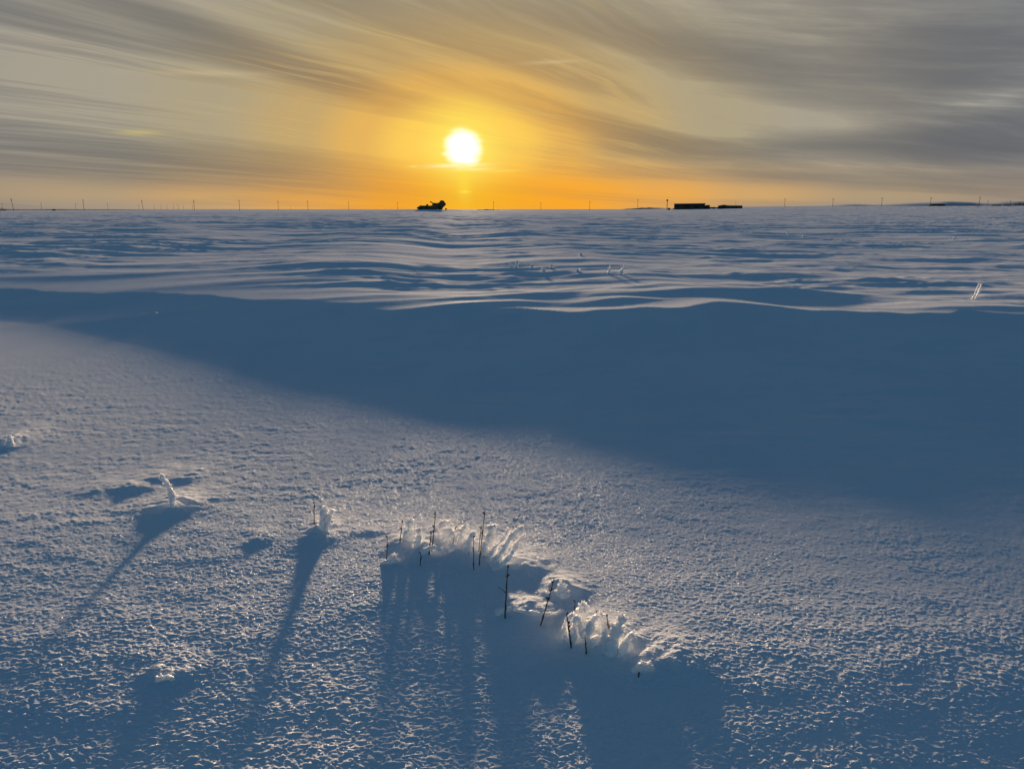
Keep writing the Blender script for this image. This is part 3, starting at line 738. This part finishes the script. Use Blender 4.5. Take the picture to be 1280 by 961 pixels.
def gable_windows(parent, xs, z0, z1, y, w, k=1.0):
    for x in xs:
        f = MB(); f.box(x - w / 2 - .06, x + w / 2 + .06, y - .035, y - .003, z0 - .06, z1 + .06); fr = f.make('window', WOOD, parent)
        g = MB(); g.box(x - w / 2, x + w / 2, y - .05, y - .036, z0, z1); g.make('pane', GLASS, fr)
def shed():
    D = 520; P = far(866, D); o = empty('shed', P, face(P)); k = D / F
    tag(o, 'long black flat-roofed shed on the right horizon with a low annex', 'shed')
    X = lambda px: (px - 866) * k
    b0 = (261.5 - 259.2) * k; Z = lambda py: (259.2 - py) * k + .35
    m = MB(); m.box(X(844), X(880), 0, 11, -.6, Z(253.6)); m.make('wall', CLAD, o)
    r = MB(); r.prism([(X(843.6), Z(253.6) + .003), (X(880.4), Z(253.6) + .003), (X(880.4), Z(252.8)), (X(843.6), Z(253.2))], -.4, 11.4); r.make('roof', ROOF, o)
    a = MB(); a.box(X(880) + .004, X(885.6), 1.2, 8, -.6, Z(255.2)); a.make('annex', CLAD, o)
    a = MB(); a.box(X(880) + .41, X(885.9), 1.0, 8.2, Z(255.2) + .003, Z(254.9)); a.make('annex_roof', ROOF, o)
    for px in (850, 862):
        d = MB(); d.box(X(px), X(px + 6), -.06, -.004, -.3, Z(255.6)); dd = d.make('sliding_door', STEEL, o)
        h = MB(); h.box(X(px + 5.3), X(px + 5.5), -.1, -.062, .9, 1.5); h.make('handle', WOOD, dd)
    gable_windows(o, [X(874), X(877)], 1.2, 2.0, 0, 1.0)
shed()
def annex_bits():
    D = 520
    for px, w, hh, lab in ((889.3, 4.5, .9, 'low dark trailer parked between the shed annex and the low house'), (895.2, 2.4, .7, 'small dark feed trough just left of the low house')):
        P = far(px, D); k = D / F; o = empty('farm_trailer' if w > 3 else 'feed_trough', P, face(P)); tag(o, lab, 'trailer' if w > 3 else 'trough')
        m = MB(); m.prism([(-w / 2, .35), (w / 2, .35), (w / 2 + .15, .35 + hh), (-w / 2 - .15, .35 + hh)], -1, 1); m.make('bed' if w > 3 else 'basin', STEEL, o)
        for x in (-w * .28, w * .28):
            if w > 3:
                for y0 in (-1.15, .95): q = MB(); q.wheel(x, .3, .36, y0, y0 + .2); q.make('wheel', RUBBER, o)
            else:
                q = MB(); q.box(x - .1, x + .1, -.8, .8, -.2, .345); q.make('foot', WOOD, o)
annex_bits()
def mast():
    D = 500; P = far(833.7, D); o = empty('floodlight_mast', P, face(P)); k = D / F
    tag(o, 'thin floodlight mast with a small cabin at its foot, left of the black shed', 'mast')
    H = (259.4 - 248) * k + .3
    t = MB()
    for sx in (-.22, .22):
        for sy in (-.22, .22): t.tube([(sx, sy, -.5), (sx * .8, sy * .8, H - .5)], .075, 6)
    n = 9
    for i in range(n):
        z0, z1 = H * i / n, H * (i + 1) / n - .05
        for sy in (-.2, .2): t.tube([(-.2, sy, z0), (.2, sy, min(z1, H - .5))], .05, 5); t.tube([(.2, sy, z0), (-.2, sy, min(z1, H - .5))], .05, 5)
    t.make('lattice', STEEL, o)
    h = MB(); h.box(-.55, .55, -.4, .4, H - .5, H + .1); h.tube([(-.3, -.3, H - .45), (-.32, -.75, H - .7)], [.18, .26], 10); h.tube([(.3, -.3, H - .45), (.32, -.75, H - .7)], [.18, .26], 10); h.make('lamp_head', STEEL, o)
    c = MB(); c.box(.5, 2.0, -.9, .9, -.5, 1.05); cb = c.make('cabin', CLAD, o)
    c = MB(); c.box(.4, 2.1, -1, 1, 1.053, 1.2); c.make('cabin_roof', ROOF, o)
    d = MB(); d.box(1.0, 1.55, -.93, -.903, -.1, .95); d.make('door', WOOD, cb)
    P2 = far(841.3, D); q = MB(); q.box(-.3, .3, -.3, .3, -.3, .7); q.prism([(-.36, .703), (.36, .703), (0, .95)], -.36, .36)
    b = q.make('bin_hut', CLAD, None, False, P2); tag(b, 'tiny dark hut between the mast cabin and the black shed', 'hut')
mast()
def house():
    D = 520; P = far(912.5, D); o = empty('low_house', P, face(P)); k = D / F
    tag(o, 'low dark house with a slight gable right of the black shed', 'house')
    X = lambda px: (px - 912.5) * k; Z = lambda py: (258.0 - py) * k + .3
    w = MB(); w.prism([(X(898.4), -.6), (X(926.4), -.6), (X(926.4), Z(255.3)), (X(911.5), Z(255.3)), (X(904.5), Z(254.6)), (X(899.2), Z(255.4)), (X(898.4), Z(256.4))], 0, 8); w.make('wall', CLAD, o)
    r = MB(); r.prism([(X(898.2), Z(255.6)), (X(904.5), Z(254.55)), (X(911.5), Z(255.15)), (X(926.8), Z(255.25)), (X(926.8), Z(254.9)), (X(911.5), Z(254.7)), (X(904.5), Z(254.1)), (X(898.2), Z(255.2))], -.35, 8.35); rf = r.make('roof', ROOF, o)
    c = MB(); c.box(X(905.5), X(906.6), 3, 3.8, Z(254.5), Z(253.9)); c.make('chimney', CLAD, rf)
    gable_windows(o, [X(902), X(908), X(915), X(922)], .5, 1.1, 0, .9)
    d = MB(); d.box(X(911), X(912.8), -.06, -.004, -.4, 1.15); dd = d.make('door', WOOD, o)
    h = MB(); h.box(X(912.2), X(912.45), -.1, -.062, .3, .45); h.make('handle', STEEL, dd)
house()
P = far(919.3, 515); m = MB(); m.tube([(0, 0, -.3), (0, 0, 2.5), (0, 0, (258 - 249.2) * 515 / F)], [.09, .08, .05], 8); m.box(-.3, .3, -.04, .04, 4.0, 4.1)
tag(m.make('aerial_mast', STEEL, None, True, P), 'thin aerial mast standing in front of the low dark house', 'mast')

def hut(px, D, wpx, hpx, name, label, cat, group=None, gable=.3):
    P = far(px, D); k = D / F; w = wpx * k / 2; h = hpx * k; o = empty(name, P, face(P)); tag(o, label, cat, group)
    m = MB(); m.box(-w, w, 0, 5, -.5, h); m.make('wall', CLAD, o)
    m = MB(); m.prism([(-w - .3, h + .003), (w + .3, h + .003), (w * .55, h + gable), (-w * .55, h + gable)], -.3, 5.3); m.make('roof', ROOF, o)
    d = MB(); d.box(-.45, .45, -.05, -.004, -.2, min(h - .1, 1.9)); d.make('door', WOOD, o)
hut(1171, 900, 15, 1.7, 'field_hut', 'flat-roofed dark hut between two utility poles on the right horizon', 'hut', gable=.5)
hut(1245, 900, 9, 1.0, 'low_shed', 'long low shed left of the dark bushes at the right edge', 'shed', 'low sheds near the right edge')
hut(1258.5, 900, 7, 1.0, 'low_shed', 'short low shed next to the dark bushes at the right edge', 'shed', 'low sheds near the right edge')
hut(67, 700, 3.6, 1.3, 'field_hut', 'small dark hut on the left horizon between two poles', 'hut')

def bush(px, D, wpx, hpx, label, group):
    P = far(px, D); k = D / F; w = wpx * k / 2; h = hpx * k; rg = random.Random(int(px * 31)); o = empty('bush', P, 0); tag(o, label, 'bush', group)
    t = MB()
    for i in range(9):
        a = rg.uniform(0, 6.28); e = Vector((math.cos(a) * w * .7, math.sin(a) * w * .7, h * rg.uniform(.6, .95)))
        t.tube([(0, 0, -.3), e * .45 + Vector((0, 0, h * .1)), e], [.09, .06, .02], 5)
    t.make('branches', WOOD, o, True)
    f = MB()
    for i in range(420):
        a = rg.uniform(0, 6.28); rr = math.sqrt(rg.random()); zz = rg.random()
        c = Vector((math.cos(a) * rr * w * (1.05 - .5 * zz * zz), math.sin(a) * rr * w * (1.05 - .5 * zz * zz), h * zz * (1 - .25 * rr) + .1))
        s = rg.uniform(.12, .3) * h / 3; d1 = Vector((rg.gauss(0, 1), rg.gauss(0, 1), rg.gauss(0, 1))).normalized() * s; d2 = Vector((rg.gauss(0, 1), rg.gauss(0, 1), rg.gauss(0, 1))).normalized() * s
        b = len(f.v); f.v += [c, c + d1, c + d2]; f.f.append((b, b + 1, b + 2))
    f.make('crown', BRUSH, o)
bush(1269, 850, 5, 3.2, 'dark bush, leftmost of three at the right edge of the horizon', 'bushes at the right edge')
bush(1273.5, 850, 5, 3.8, 'dark bush, middle one of three at the right edge of the horizon', 'bushes at the right edge')
bush(1279, 850, 6, 3.6, 'dark bush cut by the right edge of the view', 'bushes at the right edge')
bush(1, 700, 6, 3.4, 'dark brush cut by the left edge of the view', 'bushes at the left edge')
bush(5.5, 700, 6, 2.4, 'lower dark brush between the left edge and the tallest tilted pole', 'bushes at the left edge')

def bank(name, px0, px1, D, hpx, mat, seed, thick, base=-1.0, prof=None):
    """a long low rise of ground, real width and depth"""
    n = 90; rows = 7; v = []; f = []
    for i in range(n + 1):
        t = i / n; px = px0 + (px1 - px0) * t; P = far(px, D); k = D / F
        e = prof(t) if prof else math.sin(math.pi * t) ** .6
        hh = hpx * k * e * (1 + .25 * float(perlin(np.array([t * 9.0]), np.array([.5]), seed)[0]))
        out_ = Vector((P.x, P.y, 0)).normalized()
        for j in range(rows):
            s = j / (rows - 1) * 2 - 1
            v.append(Vector((P.x, P.y, P.z + base + (hh - base) * max(0, 1 - s * s) ** .8)) + out_ * thick * s)
    for i in range(n):
        for j in range(rows - 1): a = i * rows + j; f.append((a, a + 1, a + rows + 1, a + rows))
    o = link(name, v, f, mat, None, True); tag(o, kind='structure'); return o
bank('hill', 940, 1420, 3200, 7.2, HILL, 61, 420, -4, lambda t: min(1, t / .5) ** .7 * (1 if t < .85 else max(0, (1 - t) / .15)))
bank('hill', 772, 836, 900, 1.6, EARTH, 62, 25)
bank('hill', 590, 628, 1300, 1.3, EARTH, 63, 30)
bank('hill', -160, 260, 1300, .9, EARTH, 64, 30, prof=lambda t: min(1, (1 - t) * 2.5))
